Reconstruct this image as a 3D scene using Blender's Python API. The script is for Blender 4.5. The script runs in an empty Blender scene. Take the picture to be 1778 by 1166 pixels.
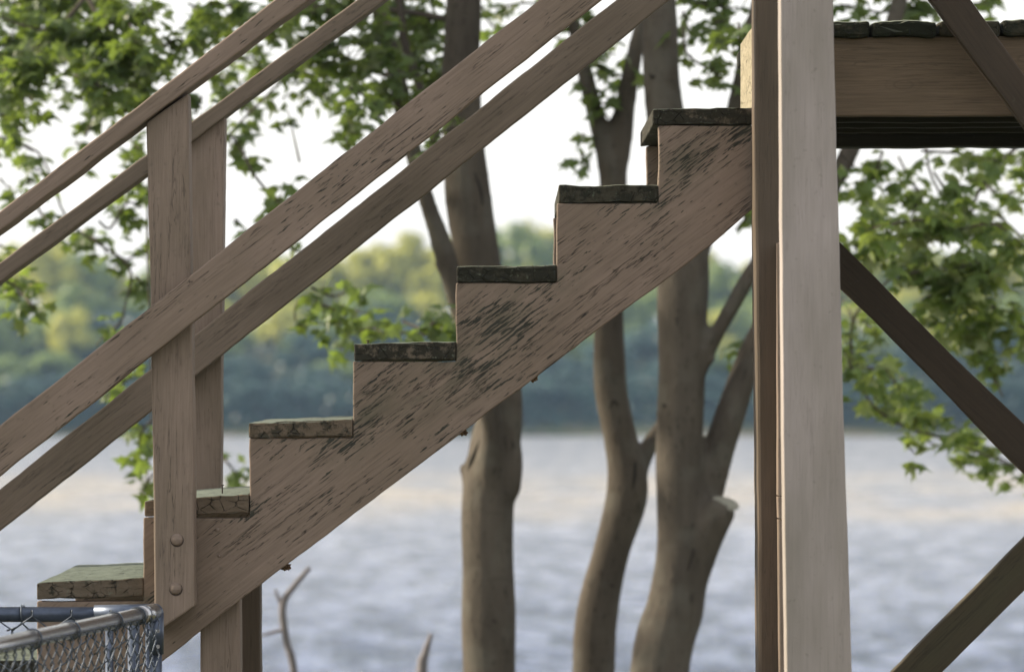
import bpy, bmesh, math, random
from mathutils import Vector, Matrix, noise
random.seed(7)
scene = bpy.context.scene
COL = scene.collection

# ------------------------------------------------------------------ camera
F = 8450.0; XC = 885.0; YH = 662.0; D0 = 10.3; EYE = 1.6
W, H = 1778.0, 1166.0
cam_d = bpy.data.cameras.new("camera"); cam = bpy.data.objects.new("camera", cam_d); COL.objects.link(cam)
cam_d.sensor_width = 36; cam_d.lens = 36 * F / W
cam_d.shift_x = (W / 2 - XC) / W
cam_d.shift_y = (YH - H / 2) / W
cam.location = (0, -D0, EYE); cam.rotation_euler = (math.pi / 2, 0, 0)
cam_d.clip_start = 0.1; cam_d.clip_end = 6000
cam_d.dof.use_dof = True; cam_d.dof.focus_distance = D0 + 0.1; cam_d.dof.aperture_fstop = 6.0
cam_d.dof.aperture_blades = 0
scene.camera = cam

# ------------------------------------------------------------------ sky, sun, exposure
SUN_EL = math.radians(28); SUN_AZ = math.radians(-80)      # azimuth from +Y, negative = towards -X
world = bpy.data.worlds.new("World"); scene.world = world; world.use_nodes = True
wn = world.node_tree; wn.nodes.clear()
sky = wn.nodes.new("ShaderNodeTexSky"); sky.sky_type = 'NISHITA'; sky.sun_disc = False
sky.sun_elevation = SUN_EL; sky.sun_rotation = SUN_AZ
sky.air_density = 1.0; sky.dust_density = 3.0; sky.ozone_density = 1.0
veil = wn.nodes.new("ShaderNodeMixRGB"); veil.inputs[0].default_value = 0.62
veil.inputs[2].default_value = (10.2, 9.9, 9.6, 1)            # thin bright cloud veil over the whole sky
bg = wn.nodes.new("ShaderNodeBackground"); bg.inputs[1].default_value = 0.1
wo = wn.nodes.new("ShaderNodeOutputWorld")
wn.links.new(sky.outputs[0], veil.inputs[1]); wn.links.new(veil.outputs[0], bg.inputs[0]); wn.links.new(bg.outputs[0], wo.inputs[0])
sl = bpy.data.lights.new("sun", 'SUN'); sl.energy = 5.0; sl.angle = math.radians(3); sl.color = (1.0, 0.88, 0.68)
so = bpy.data.objects.new("sun", sl); COL.objects.link(so)
sd = Vector((math.sin(SUN_AZ) * math.cos(SUN_EL), math.cos(SUN_AZ) * math.cos(SUN_EL), math.sin(SUN_EL)))
so.rotation_euler = sd.to_track_quat('Z', 'Y').to_euler(); so.location = sd * 50
vs = scene.view_settings
scene.display_settings.display_device = 'sRGB'
vs.view_transform = 'Standard'; vs.look = 'None'; vs.exposure = 0.75; vs.gamma = 1; vs.use_curve_mapping = False
scene.cycles.max_bounces = 8; scene.cycles.transparent_max_bounces = 8; scene.cycles.volume_bounces = 1

# ------------------------------------------------------------------ helpers
def at(px, py, Y):
    s = (Y + D0) / F
    return Vector(((px - XC) * s, Y, EYE - (py - YH) * s))

def wmat(o):
    m = o.matrix_basis.copy()
    if o.parent: m = wmat(o.parent) @ o.matrix_parent_inverse @ m
    return m

def tag(o, label=None, cat=None, group=None, kind=None):
    if label: o['label'] = label
    if cat: o['category'] = cat
    if group: o['group'] = group
    if kind: o['kind'] = kind
    return o

def empty(name, loc, label, cat, group=None):
    o = bpy.data.objects.new(name, None); COL.objects.link(o); o.location = loc
    o.empty_display_size = 0.1
    return tag(o, label, cat, group)

def link(name, me, parent=None, mat=Matrix.Identity(4), material=None):
    o = bpy.data.objects.new(name, me); COL.objects.link(o)
    if material and not me.materials: me.materials.append(material)
    o.matrix_basis = mat
    if parent:
        o.parent = parent
        o.matrix_parent_inverse = wmat(parent).inverted()
    return o

def mesh_from(name, verts, faces, smooth=False):
    me = bpy.data.meshes.new(name); me.from_pydata(verts, [], faces); me.update()
    if smooth: me.polygons.foreach_set('use_smooth', [True] * len(me.polygons))
    return me

def board(name, poly, Y0, thick, ang, material, parent, jit=0.0012, bev=0.003, seg=0.025, skew=0.0):
    """Timber from an outline at plane Y0, real thickness 'thick' away from the camera; local X runs along the grain."""
    pts = [at(x, y, Y0) for x, y in poly]
    a = sum((pts[i].x * pts[(i + 1) % len(pts)].z - pts[(i + 1) % len(pts)].x * pts[i].z) for i in range(len(pts)))
    if a < 0: pts.reverse()
    c = sum(pts, Vector()) / len(pts)
    an = math.radians(ang)
    M = Matrix.Translation(c) @ Matrix.Rotation(-an, 4, 'Y'); Mi = M.inverted()
    dense = []
    sd_ = random.random() * 100
    for i in range(len(pts)):
        p, q = pts[i], pts[(i + 1) % len(pts)]
        n = max(1, int((q - p).length / seg))
        d = (q - p).normalized(); nr = Vector((d.z, 0, -d.x))
        for k in range(n):
            r = p.lerp(q, k / n)
            if k: r = r + nr * (noise.noise(Vector((r.x * 9, sd_, r.z * 9))) * jit * 2.2 + random.uniform(-jit, jit) * 0.5)
            dense.append(Mi @ r)
    n = len(dense)
    vs_ = [tuple(v) for v in dense] + [(v.x + skew, v.y + thick, v.z) for v in dense]
    faces = [tuple(range(n))] + [tuple(range(2 * n - 1, n - 1, -1))]
    for i in range(n):
        j = (i + 1) % n
        faces.append((i, i + n, j + n, j))
    me = mesh_from(name, vs_, faces)
    bm = bmesh.new(); bm.from_mesh(me); bmesh.ops.recalc_face_normals(bm, faces=bm.faces); bm.to_mesh(me); bm.free()
    o = link(name, me, parent, M, material)
    if bev:
        b = o.modifiers.new("bevel", 'BEVEL'); b.width = bev; b.segments = 2; b.limit_method = 'ANGLE'; b.angle_limit = math.radians(35)
        b.use_clamp_overlap = True
    return o

def tube(verts, faces, pts, rad, sides=8, cap=True):
    """append a tapered tube along pts"""
    base = len(verts); n = len(pts)
    up = Vector((0, 1, 0))
    for i, p in enumerate(pts):
        t = (pts[min(i + 1, n - 1)] - pts[max(i - 1, 0)])
        if t.length < 1e-9: t = Vector((0, 0, 1))
        t.normalize()
        u = t.cross(up)
        if u.length < 1e-3: u = t.cross(Vector((1, 0, 0)))
        u.normalize(); v = t.cross(u)
        r = rad[i] if isinstance(rad, (list, tuple)) else rad
        for k in range(sides):
            a = 2 * math.pi * k / sides
            verts.append(tuple(p + u * (math.cos(a) * r) + v * (math.sin(a) * r)))
    for i in range(n - 1):
        for k in range(sides):
            a = base + i * sides + k; b = base + i * sides + (k + 1) % sides
            faces.append((a, b, b + sides, a + sides))
    if cap:
        faces.append(tuple(base + k for k in range(sides))[::-1])
        faces.append(tuple(base + (n - 1) * sides + k for k in range(sides)))

def spline(pts, rads, sub=6):
    """Catmull-Rom through pts"""
    P = [pts[0]] + list(pts) + [pts[-1]]; R = [rads[0]] + list(rads) + [rads[-1]]
    op, orr = [], []
    for i in range(1, len(P) - 2):
        for k in range(sub):
            t = k / sub
            def cr(a, b, c, d): return 0.5 * ((2 * b) + (c - a) * t + (2 * a - 5 * b + 4 * c - d) * t * t + (3 * b - a - 3 * c + d) * t ** 3)
            op.append(cr(P[i - 1], P[i], P[i + 1], P[i + 2])); orr.append(max(0.001, cr(R[i - 1], R[i], R[i + 1], R[i + 2])))
    op.append(P[-2].copy()); orr.append(R[-2])
    return op, orr

# ------------------------------------------------------------------ materials
class NT:
    def __init__(s, name):
        s.m = bpy.data.materials.new(name); s.m.use_nodes = True; s.t = s.m.node_tree; s.t.nodes.clear()
        s.out = s.n("ShaderNodeOutputMaterial")
    def n(s, typ, **kw):
        nd = s.t.nodes.new(typ)
        for k, v in kw.items():
            if k.startswith('i_'):
                key = k[2:]; key = int(key) if key.isdigit() else key
                nd.inputs[key].default_value = v
            else: setattr(nd, k, v)
        return nd
    def l(s, a, b): s.t.links.new(a, b)
    def math(s, op, a, b=None, clamp=False):
        nd = s.n("ShaderNodeMath", operation=op, use_clamp=clamp)
        for i, v in enumerate((a, b)):
            if v is None: continue
            if isinstance(v, (int, float)): nd.inputs[i].default_value = v
            else: s.l(v, nd.inputs[i])
        return nd.outputs[0]
    def mix(s, f, a, b, blend='MIX'):
        nd = s.n("ShaderNodeMixRGB", blend_type=blend)
        for i, v in enumerate((f, a, b)):
            if isinstance(v, (int, float)): nd.inputs[i].default_value = v
            elif isinstance(v, tuple): nd.inputs[i].default_value = (*v, 1)
            else: s.l(v, nd.inputs[i])
        return nd.outputs[0]
    def step(s, v, lo, hi, a=0.0, b=1.0):
        nd = s.n("ShaderNodeMapRange"); s.l(v, nd.inputs[0])
        for i, q in enumerate((lo, hi, a, b)): nd.inputs[i + 1].default_value = q
        return nd.outputs[0]
    def noise(s, vec, scale=1, detail=3, rough=0.55, dist=0.0):
        nd = s.n("ShaderNodeTexNoise"); s.l(vec, nd.inputs['Vector'])
        nd.inputs['Scale'].default_value = scale; nd.inputs['Detail'].default_value = detail
        nd.inputs['Roughness'].default_value = rough; nd.inputs['Distortion'].default_value = dist
        return nd.outputs['Fac']
    def scaled(s, vec, sc):
        nd = s.n("ShaderNodeMapping"); s.l(vec, nd.inputs[0]); nd.inputs['Scale'].default_value = sc
        return nd.outputs[0]
    def objvec(s):
        tc = s.n("ShaderNodeTexCoord"); oi = s.n("ShaderNodeObjectInfo")
        r = s.math('MULTIPLY', oi.outputs['Random'], 37.0)
        cv = s.n("ShaderNodeCombineXYZ"); s.l(r, cv.inputs[0]); s.l(r, cv.inputs[1]); s.l(r, cv.inputs[2])
        ad = s.n("ShaderNodeVectorMath", operation='ADD'); s.l(tc.outputs['Object'], ad.inputs[0]); s.l(cv.outputs[0], ad.inputs[1])
        return ad.outputs[0], tc.outputs['Object'], oi.outputs['Random']
    def principled(s, col, rough, height=None, bstr=0.3, bdist=0.002, metallic=0.0, spec=0.4):
        p = s.n("ShaderNodeBsdfPrincipled")
        if isinstance(col, tuple): p.inputs['Base Color'].default_value = (*col, 1)
        else: s.l(col, p.inputs['Base Color'])
        if isinstance(rough, (int, float)): p.inputs['Roughness'].default_value = rough
        else: s.l(rough, p.inputs['Roughness'])
        p.inputs['Metallic'].default_value = metallic
        p.inputs['Specular IOR Level'].default_value = spec
        if height is not None:
            b = s.n("ShaderNodeBump"); b.inputs['Strength'].default_value = bstr; b.inputs['Distance'].default_value = bdist
            s.l(height, b.inputs['Height']); s.l(b.outputs[0], p.inputs['Normal'])
        s.l(p.outputs[0], s.out.inputs[0])
        return p

def painted_wood(name, base, flake=(0.024, 0.024, 0.018), amount=0.0, moss_pts=None, crack=1.0, green=0.0, grain=1.0, knots=False):
    m = NT(name); v, ov, rnd = m.objvec()
    fl = m.noise(m.scaled(v, (24, 150, 230)), 1, 3, 0.6, 0.2)
    fl2 = m.noise(m.scaled(v, (40, 160, 420)), 1, 2, 0.5)
    reg = m.noise(v, 5.0, 2, 0.5)
    fl = m.math('ADD', fl, m.math('MULTIPLY', m.math('SUBTRACT', reg, 0.5), 0.38))
    fl = m.math('ADD', fl, m.math('MULTIPLY', m.math('SUBTRACT', fl2, 0.5), 0.16))
    moss = None
    if moss_pts:
        acc = None
        for (x, z, r) in moss_pts:
            vm = m.n("ShaderNodeVectorMath", operation='DISTANCE'); m.l(ov, vm.inputs[0])
            mp = m.n("ShaderNodeVectorMath", operation='MULTIPLY'); m.l(ov, mp.inputs[0]); mp.inputs[1].default_value = (1, 0, 1.9)
            m.l(mp.outputs[0], vm.inputs[0]); vm.inputs[1].default_value = (x, 0, z * 1.9)
            d = m.step(vm.outputs['Value'], 0, r, 1, 0)
            acc = d if acc is None else m.math('MAXIMUM', acc, d)
        moss = acc
        fl = m.math('ADD', fl, m.math('MULTIPLY', moss, 0.17))
    mask = m.step(fl, 0.655 - amount, 0.675 - amount)
    ck = m.noise(m.scaled(v, (2.6, 40, 62)), 1, 4, 0.62, 0.3)
    ckm = m.step(m.math('ABSOLUTE', m.math('SUBTRACT', ck, 0.5)), 0.003, 0.011, 1, 0)
    gate = m.step(m.noise(m.scaled(v, (5, 12, 16)), 1, 2), 0.46, 0.54)
    ckm = m.math('MULTIPLY', m.math('MULTIPLY', ckm, gate), crack, True)
    gr = m.noise(m.scaled(v, (9, 160, 240)), 1, 4, 0.7)
    var = m.noise(m.scaled(v, (2.5, 8, 8)), 1, 3, 0.6)
    col = m.mix(m.step(gr, 0.3, 0.75), tuple(c * (1 - 0.22 * grain) for c in base), tuple(c * (1 + 0.10 * grain) for c in base))
    col = m.mix(m.step(var, 0.3, 0.7), col, m.mix(1.0, col, (0.70, 0.71, 0.66), 'MULTIPLY'))
    dirt = m.step(m.noise(v, 60, 3, 0.7), 0.62, 0.75)
    col = m.mix(m.math('MULTIPLY', dirt, 0.35), col, (0.07, 0.065, 0.05))
    if green: col = m.mix(m.math('MULTIPLY', m.step(var, 0.4, 0.62), green), col, (0.07, 0.075, 0.04))
    if moss is not None:
        mm = m.math('MULTIPLY', m.math('POWER', moss, 1.3), m.step(m.noise(m.scaled(v, (10, 30, 34)), 1, 4, 0.7), 0.36, 0.6))
        col = m.mix(m.math('MULTIPLY', mm, 0.62), col, (0.066, 0.068, 0.042))
    col = m.mix(mask, col, m.mix(m.step(gr, 0.35, 0.65), flake, tuple(c * 1.9 for c in flake)))
    col = m.mix(ckm, col, (0.02, 0.017, 0.014))
    fs = m.step(m.noise(m.scaled(v, (7, 190, 300)), 1, 3, 0.65, 0.15), 0.60, 0.70)
    col = m.mix(m.math('MULTIPLY', fs, 0.55 * min(1, grain)), col, tuple(c * 0.38 for c in base))
    if knots:
        vo = m.n("ShaderNodeTexVoronoi"); m.l(m.scaled(v, (4.0, 6, 9)), vo.inputs['Vector']); vo.inputs['Scale'].default_value = 1
        ring = m.math('SINE', m.math('MULTIPLY', vo.outputs['Distance'], 90))
        kn = m.math('MULTIPLY', m.step(vo.outputs['Distance'], 0.08, 0.2, 1, 0), m.step(ring, 0.2, 1.0))
        col = m.mix(m.math('MULTIPLY', kn, 0.5), col, tuple(c * 0.5 for c in base))
    h = m.math('SUBTRACT', m.math('MULTIPLY', gr, 0.25), m.math('ADD', m.math('MULTIPLY', mask, 0.7), ckm))
    m.principled(col, 0.72, h, 0.55, 0.0016, spec=0.3)
    return m.m

def weathered(name, base, dark, lichen, top, amt=0.5):
    """old step timber: rough, cracked, lichen-spotted ends, grey green algae on top"""
    m = NT(name); v, ov, rnd = m.objvec()
    n1 = m.noise(v, 34, 5, 0.72); n2 = m.noise(v, 90, 4, 0.7); n3 = m.noise(m.scaled(v, (30, 12, 90)), 1, 4, 0.7)
    vo = m.n("ShaderNodeTexVoronoi", feature='DISTANCE_TO_EDGE'); m.l(m.scaled(v, (34, 20, 50)), vo.inputs['Vector']); vo.inputs['Scale'].default_value = 1
    crk = m.math('MULTIPLY', m.step(vo.outputs[0], 0.0, 0.05, 1, 0), m.step(n1, 0.45, 0.6))
    col = m.mix(m.step(m.math('ADD', n1, m.math('MULTIPLY', m.math('SUBTRACT', rnd, 0.5), 0.34)), 0.62 - amt * 0.35, 0.70 - amt * 0.3), base, dark)
    col = m.mix(m.step(n3, 0.3, 0.8), col, m.mix(1.0, col, (0.6, 0.6, 0.55), 'MULTIPLY'))
    col = m.mix(m.math('MULTIPLY', m.step(n2, 0.6, 0.7), 0.7), col, lichen)
    ge = m.n("ShaderNodeNewGeometry"); sx = m.n("ShaderNodeSeparateXYZ"); m.l(ge.outputs['True Normal'], sx.inputs[0])
    tcol = m.mix(m.step(n1, 0.35, 0.7), top, tuple(c * 0.6 for c in top))
    tcol = m.mix(m.step(n2, 0.68, 0.74), tcol, (0.03, 0.03, 0.022))
    col = m.mix(m.step(sx.outputs[2], 0.6, 0.8), col, tcol)
    col = m.mix(crk, col, (0.015, 0.013, 0.01))
    h = m.math('SUBTRACT', m.math('ADD', n1, m.math('MULTIPLY', n3, 0.6)), crk)
    m.principled(col, 0.85, h, 0.8, 0.004, spec=0.25)
    return m.m

PAINT = (0.250, 0.188, 0.152)
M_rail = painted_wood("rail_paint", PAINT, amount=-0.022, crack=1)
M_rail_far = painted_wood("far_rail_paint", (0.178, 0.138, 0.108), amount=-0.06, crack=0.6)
M_post = painted_wood("post_paint", (0.262, 0.200, 0.164), amount=-0.18, crack=0.5)
M_bolt = painted_wood("bolt_paint", (0.25, 0.19, 0.158), amount=-0.3, crack=0)
M_bigpost = painted_wood("front_post_paint", (0.37, 0.325, 0.31), amount=-0.3, crack=0.15, grain=0.5)
M_shadepost = painted_wood("shaded_post_paint", (0.115, 0.086, 0.064), amount=-0.3, crack=0.3)  # brown post paint with shade put into the base colour
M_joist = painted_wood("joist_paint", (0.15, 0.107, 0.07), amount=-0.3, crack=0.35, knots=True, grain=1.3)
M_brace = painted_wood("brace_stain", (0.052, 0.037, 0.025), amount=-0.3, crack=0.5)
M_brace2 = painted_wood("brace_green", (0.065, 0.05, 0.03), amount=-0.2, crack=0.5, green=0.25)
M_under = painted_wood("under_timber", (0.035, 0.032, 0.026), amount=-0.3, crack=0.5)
M_pale = weathered("pale_header", (0.33, 0.29, 0.21), (0.13, 0.12, 0.08), (0.08, 0.07, 0.05), (0.2, 0.2, 0.15), 0.3)
M_tread = weathered("tread_timber", (0.13, 0.105, 0.08), (0.032, 0.03, 0.022), (0.12, 0.13, 0.10), (0.125, 0.15, 0.12), 0.58)
M_tread_brown = weathered("tread_brown_timber", (0.15, 0.115, 0.085), (0.06, 0.052, 0.038), (0.09, 0.085, 0.06), (0.15, 0.175, 0.145), 0.30)
M_tread_dark = weathered("tread_dark_timber", (0.055, 0.05, 0.036), (0.024, 0.024, 0.017), (0.10, 0.11, 0.08), (0.2, 0.22, 0.17), 0.5)
M_deck = weathered("deck_board_timber", (0.04, 0.035, 0.022), (0.016, 0.018, 0.01), (0.05, 0.055, 0.03), (0.2, 0.22, 0.17), 0.6)

def simple(name, col, rough, metallic=0.0, nscale=40, var=0.3, spec=0.4):
    m = NT(name); v, ov, rnd = m.objvec(); n = m.noise(v, nscale, 4, 0.65)
    c = m.mix(m.step(n, 0.3, 0.7), tuple(x * (1 - var) for x in col), tuple(min(1, x * (1 + var * 0.6)) for x in col))
    m.principled(c, rough, n, 0.15, 0.001, metallic, spec); return m.m
M_galv = simple("galvanised_steel", (0.50, 0.50, 0.52), 0.24, 0.95, 70, 0.18)
M_galv_dark = simple("dull_galvanised_steel", (0.08, 0.10, 0.145), 0.38, 0.6, 60, 0.25)
M_wire = simple("galvanised_wire", (0.07, 0.085, 0.11), 0.45, 0.5, 90, 0.25)
M_nail = simple("rusty_nail", (0.05, 0.035, 0.03), 0.6, 0.5)
M_clump = simple("dried_clump_brown", (0.14, 0.085, 0.045), 0.9, 0, 200, 0.6)

def bark(name, base):
    m = NT(name); v, ov, rnd = m.objvec()
    a = m.noise(m.scaled(v, (9, 9, 2.2)), 1, 5, 0.6); b = m.noise(m.scaled(v, (60, 60, 22)), 1, 4, 0.7)
    c = m.noise(v, 7, 2); ring = m.noise(m.scaled(v, (6, 6, 60)), 1, 3, 0.6)
    col = m.mix(m.step(a, 0.3, 0.7), tuple(x * 0.62 for x in base), tuple(x * 1.25 for x in base))
    col = m.mix(m.math('MULTIPLY', m.step(b, 0.57, 0.66), 0.75), col, tuple(x * 0.35 for x in base))
    col = m.mix(m.math('MULTIPLY', m.step(ring, 0.60, 0.7), 0.22), col, tuple(x * 0.45 for x in base))
    col = m.mix(m.math('MULTIPLY', m.step(c, 0.50, 0.62), 0.35), col, (0.125, 0.12, 0.10))
    h = m.math('ADD', a, m.math('MULTIPLY', b, 0.5))
    m.principled(col, 0.85, h, 0.7, 0.014, spec=0.2); return m.m
M_bark = bark("smooth_grey_bark", (0.086, 0.073, 0.059))
M_bark_red = bark("brown_bark", (0.086, 0.072, 0.057))
M_cut = simple("pale_cut_wood", (0.27, 0.26, 0.21), 0.8, 0, 60, 0.3)
M_dead = simple("dead_twig_bark", (0.17, 0.155, 0.16), 0.85, 0, 40, 0.3)

def leafmat(name, top, under, trans, tw=0.42, vary=0.35):
    m = NT(name); oi = m.n("ShaderNodeObjectInfo"); ge = m.n("ShaderNodeNewGeometry")
    tc = m.n("ShaderNodeTexCoord")
    rp = ge.outputs['Random Per Island']
    r = m.math('FRACT', m.math('ADD', rp, oi.outputs['Random']))
    t = m.mix(r, tuple(x * (1 - vary) for x in top), tuple(x * (1 + vary) for x in top))
    u = m.mix(r, under, tuple(x * 0.6 for x in under))
    col = m.mix(ge.outputs['Backfacing'], t, u)
    tr = m.mix(r, trans, tuple(x * 0.5 for x in trans))
    d = m.n("ShaderNodeBsdfPrincipled"); m.l(col, d.inputs['Base Color']); d.inputs['Roughness'].default_value = 0.42; d.inputs['Specular IOR Level'].default_value = 0.4
    tb = m.n("ShaderNodeBsdfTranslucent"); m.l(tr, tb.inputs[0])
    mx = m.n("ShaderNodeMixShader"); mx.inputs[0].default_value = tw
    m.l(d.outputs[0], mx.inputs[1]); m.l(tb.outputs[0], mx.inputs[2]); m.l(mx.outputs[0], m.out.inputs[0])
    return m.m
M_leaf = leafmat("maple_leaf", (0.085, 0.125, 0.045), (0.25, 0.28, 0.18), (0.30, 0.43, 0.055))
M_leaf_pale = leafmat("pale_maple_leaf", (0.09, 0.14, 0.04), (0.45, 0.50, 0.29), (0.37, 0.50, 0.06))
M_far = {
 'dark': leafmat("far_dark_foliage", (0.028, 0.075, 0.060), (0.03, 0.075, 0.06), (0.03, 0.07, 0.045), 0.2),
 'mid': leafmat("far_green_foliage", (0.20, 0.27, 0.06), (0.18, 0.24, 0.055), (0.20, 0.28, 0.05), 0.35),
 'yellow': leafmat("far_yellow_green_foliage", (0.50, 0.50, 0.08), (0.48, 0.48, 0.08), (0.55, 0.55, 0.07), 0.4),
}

# ------------------------------------------------------------------ ground, water
WL = EYE - 6.0
def zground(x, y):
    d = y + D0
    if d < 19: z = -0.012 * max(0, y)
    elif d < 31: t = (d - 19) / 12; z = -0.1 - 5.4 * (t * t * (3 - 2 * t))
    elif d < 528: z = -5.5
    elif d < 536: z = -5.5 + 1.5 * (d - 528) / 8
    else: z = -4.0 + min((d - 536), 90) * 0.14 + noise.noise(Vector((x * 0.01, d * 0.01, 0))) * 1.5
    return z + noise.noise(Vector((x * 0.3, y * 0.3, 3))) * 0.05
xs = [-500, -300, -200, -120, -70, -40, -25, -15, -10, -7, -5, -3, -1.5, 0, 1.5, 3, 5, 7, 10, 15, 25, 40, 70, 120, 200, 300, 500]
ys = [-60, -30, -20, -14, -10, -7, -5, -3, -1.5, 0, 1.5, 3, 4.5, 6, 7.5, 9, 10.5, 12, 14, 16, 18, 21, 26, 40, 150, 400, 515, 519, 523, 526, 530, 540, 560, 580, 600, 620, 660, 800, 1000]
gv = [(x, y, zground(x, y)) for y in ys for x in xs]; nx = len(xs)
gf = [(j * nx + i, j * nx + i + 1, (j + 1) * nx + i + 1, (j + 1) * nx + i) for j in range(len(ys) - 1) for i in range(nx - 1)]
mg = NT("grassy_ground"); tcg = mg.n("ShaderNodeTexCoord")
g1 = mg.noise(tcg.outputs['Object'], 0.6, 5, 0.6); g2 = mg.noise(tcg.outputs['Object'], 14, 5, 0.7)
gc = mg.mix(mg.step(g2, 0.35, 0.7), (0.045, 0.06, 0.022), (0.10, 0.11, 0.05)); gc = mg.mix(mg.step(g1, 0.5, 0.62), gc, (0.13, 0.10, 0.07))
mg.principled(gc, 0.95, g2, 0.6, 0.05, spec=0.1)
ground = link("ground", mesh_from("ground", gv, gf, True), None, Matrix.Identity(4), mg.m); tag(ground, kind='structure')

mw = NT("river_water"); tcw = mw.n("ShaderNodeTexCoord"); wv = tcw.outputs['Object']
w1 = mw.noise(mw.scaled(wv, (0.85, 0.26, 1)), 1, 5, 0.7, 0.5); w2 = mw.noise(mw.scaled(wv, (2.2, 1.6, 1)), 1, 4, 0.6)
hgt = mw.math('ADD', w1, mw.math('MULTIPLY', w2, 0.03))
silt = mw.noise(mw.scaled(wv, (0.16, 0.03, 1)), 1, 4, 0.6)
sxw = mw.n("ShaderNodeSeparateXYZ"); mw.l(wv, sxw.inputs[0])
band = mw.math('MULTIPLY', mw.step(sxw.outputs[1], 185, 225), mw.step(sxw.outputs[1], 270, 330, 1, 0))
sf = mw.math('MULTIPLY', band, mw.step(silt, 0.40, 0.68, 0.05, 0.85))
wc = mw.mix(sf, mw.mix(mw.step(w1, 0.45, 0.56), mw.mix(mw.step(sxw.outputs[1], 90, 260), (0.05, 0.075, 0.17), (0.13, 0.15, 0.20)), mw.mix(mw.step(sxw.outputs[1], 90, 260), (0.28, 0.34, 0.54), (0.33, 0.34, 0.38))), (0.52, 0.42, 0.28))  # dark and pale blues paint the ripple reflections into the base colour
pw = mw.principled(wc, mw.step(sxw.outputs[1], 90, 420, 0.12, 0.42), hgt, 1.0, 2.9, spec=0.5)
pw.inputs['IOR'].default_value = 1.33
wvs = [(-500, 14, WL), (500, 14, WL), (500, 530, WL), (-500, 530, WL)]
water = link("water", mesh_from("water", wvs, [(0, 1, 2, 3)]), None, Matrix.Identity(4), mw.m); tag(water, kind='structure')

# ------------------------------------------------------------------ far wooded shore
def far_crown(seed, rx, rz, n=1500, s=0.55):
    rnd = random.Random(seed); V, Fc = [], []
    lobes = []
    for k in range(11):
        a = rnd.uniform(0, 6.283); e = rnd.uniform(-0.5, 1)
        r = rnd.uniform(0.35, 0.72)
        lobes.append((Vector((math.cos(a) * r * rx * (1 - 0.35 * max(0, e)), math.sin(a) * r * rx * (1 - 0.35 * max(0, e)), e * rz * 0.62)), rnd.uniform(0.34, 0.52)))
    for i in range(n):
        c, lr = rnd.choice(lobes)
        d = Vector((rnd.gauss(0, 1), rnd.gauss(0, 1), rnd.gauss(0, 1))).normalized() * (rnd.random() ** 0.35)
        p = c + Vector((d.x * rx * lr, d.y * rx * lr, d.z * rz * lr * 0.8))
        nrm = (d + Vector((rnd.uniform(-.6, .6), rnd.uniform(-.6, .6), rnd.uniform(-.2, .9)))).normalized()
        u = nrm.orthogonal().normalized(); v = nrm.cross(u); b = len(V); q = s * rnd.uniform(0.6, 1.3)
        for (x, y) in ((-1, -.6), (.2, -1), (1, .1), (.1, 1), (-.8, .6)): V.append(tuple(p + u * x * q * .6 + v * y * q * .6))
        Fc.append((b, b + 1, b + 2, b + 3, b + 4))
    return mesh_from("crown", V, Fc)
crowns = {}
for kd in M_far:
    crowns[kd] = []
    for s in range(4):
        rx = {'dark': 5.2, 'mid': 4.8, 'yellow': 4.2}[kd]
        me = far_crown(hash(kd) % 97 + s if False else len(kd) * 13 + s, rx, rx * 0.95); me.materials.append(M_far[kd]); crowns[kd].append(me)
tv, tf = [], []
tube(tv, tf, [Vector((0, 0, -1)), Vector((0.15, 0, 3)), Vector((0, 0.1, 8))], [0.35, 0.25, 0.1], 7)
far_trunk = mesh_from("trunk", tv, tf, True); far_trunk.materials.append(M_bark)
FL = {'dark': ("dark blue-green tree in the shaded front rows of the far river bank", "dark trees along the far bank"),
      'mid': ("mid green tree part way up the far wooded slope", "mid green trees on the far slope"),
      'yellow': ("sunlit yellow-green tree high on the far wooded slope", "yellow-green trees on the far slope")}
def far_tree(px, Dd, top_py, kd, label=None, sc=1.0):
    Y = Dd - D0; X = (px - XC) * Dd / F; zt = EYE - (top_py - YH) * Dd / F
    zg = zground(X, Y); h = max(5.0, zt - zg)
    t = empty("tree", (X, Y, zg), label or FL[kd][0], "tree", None if label else FL[kd][1])
    me = random.choice(crowns[kd]); rz0 = {'dark': 5.2, 'mid': 4.8, 'yellow': 4.2}[kd] * 0.95
    s = sc * random.uniform(0.85, 1.15); ch = min(h * 0.42, rz0 * 1.25 * s)
    M = Matrix.Translation((X, Y, zg + h - ch)) @ Matrix.Rotation(random.uniform(0, 6.28), 4, 'Z') @ Matrix.Diagonal((s, s, ch / rz0, 1))
    link("crown", me, t, M)
    M2 = Matrix.Translation((X, Y, zg)) @ Matrix.Diagonal((1, 1, (h - ch) / 7.0, 1))
    link("trunk", far_trunk, t, M2)
rf = random.Random(21)
def top_line(px):        # skyline of the far wood in the photograph
    tab = [(-700, 440), (-300, 430), (0, 432), (60, 418), (150, 425), (215, 470), (260, 450), (400, 455), (470, 450), (560, 450), (640, 425), (700, 412), (760, 425), (830, 405), (890, 392), (950, 396), (1000, 400), (1150, 430), (1260, 455), (1330, 440), (1500, 440), (1650, 430), (1778, 425), (2100, 430), (2600, 440)]
    for (a, b), (c, d) in zip(tab, tab[1:]):
        if a <= px <= c: return b + (d - b) * (px - a) / (c - a)
    return 435
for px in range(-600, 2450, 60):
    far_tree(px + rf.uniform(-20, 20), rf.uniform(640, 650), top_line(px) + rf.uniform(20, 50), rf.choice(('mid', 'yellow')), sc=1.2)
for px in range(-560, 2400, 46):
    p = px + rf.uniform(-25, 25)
    far_tree(p, rf.uniform(600, 612), top_line(p) - 14 + rf.uniform(-6, 14), 'yellow' if rf.random() < 0.62 else 'mid', sc=1.0)
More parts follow.
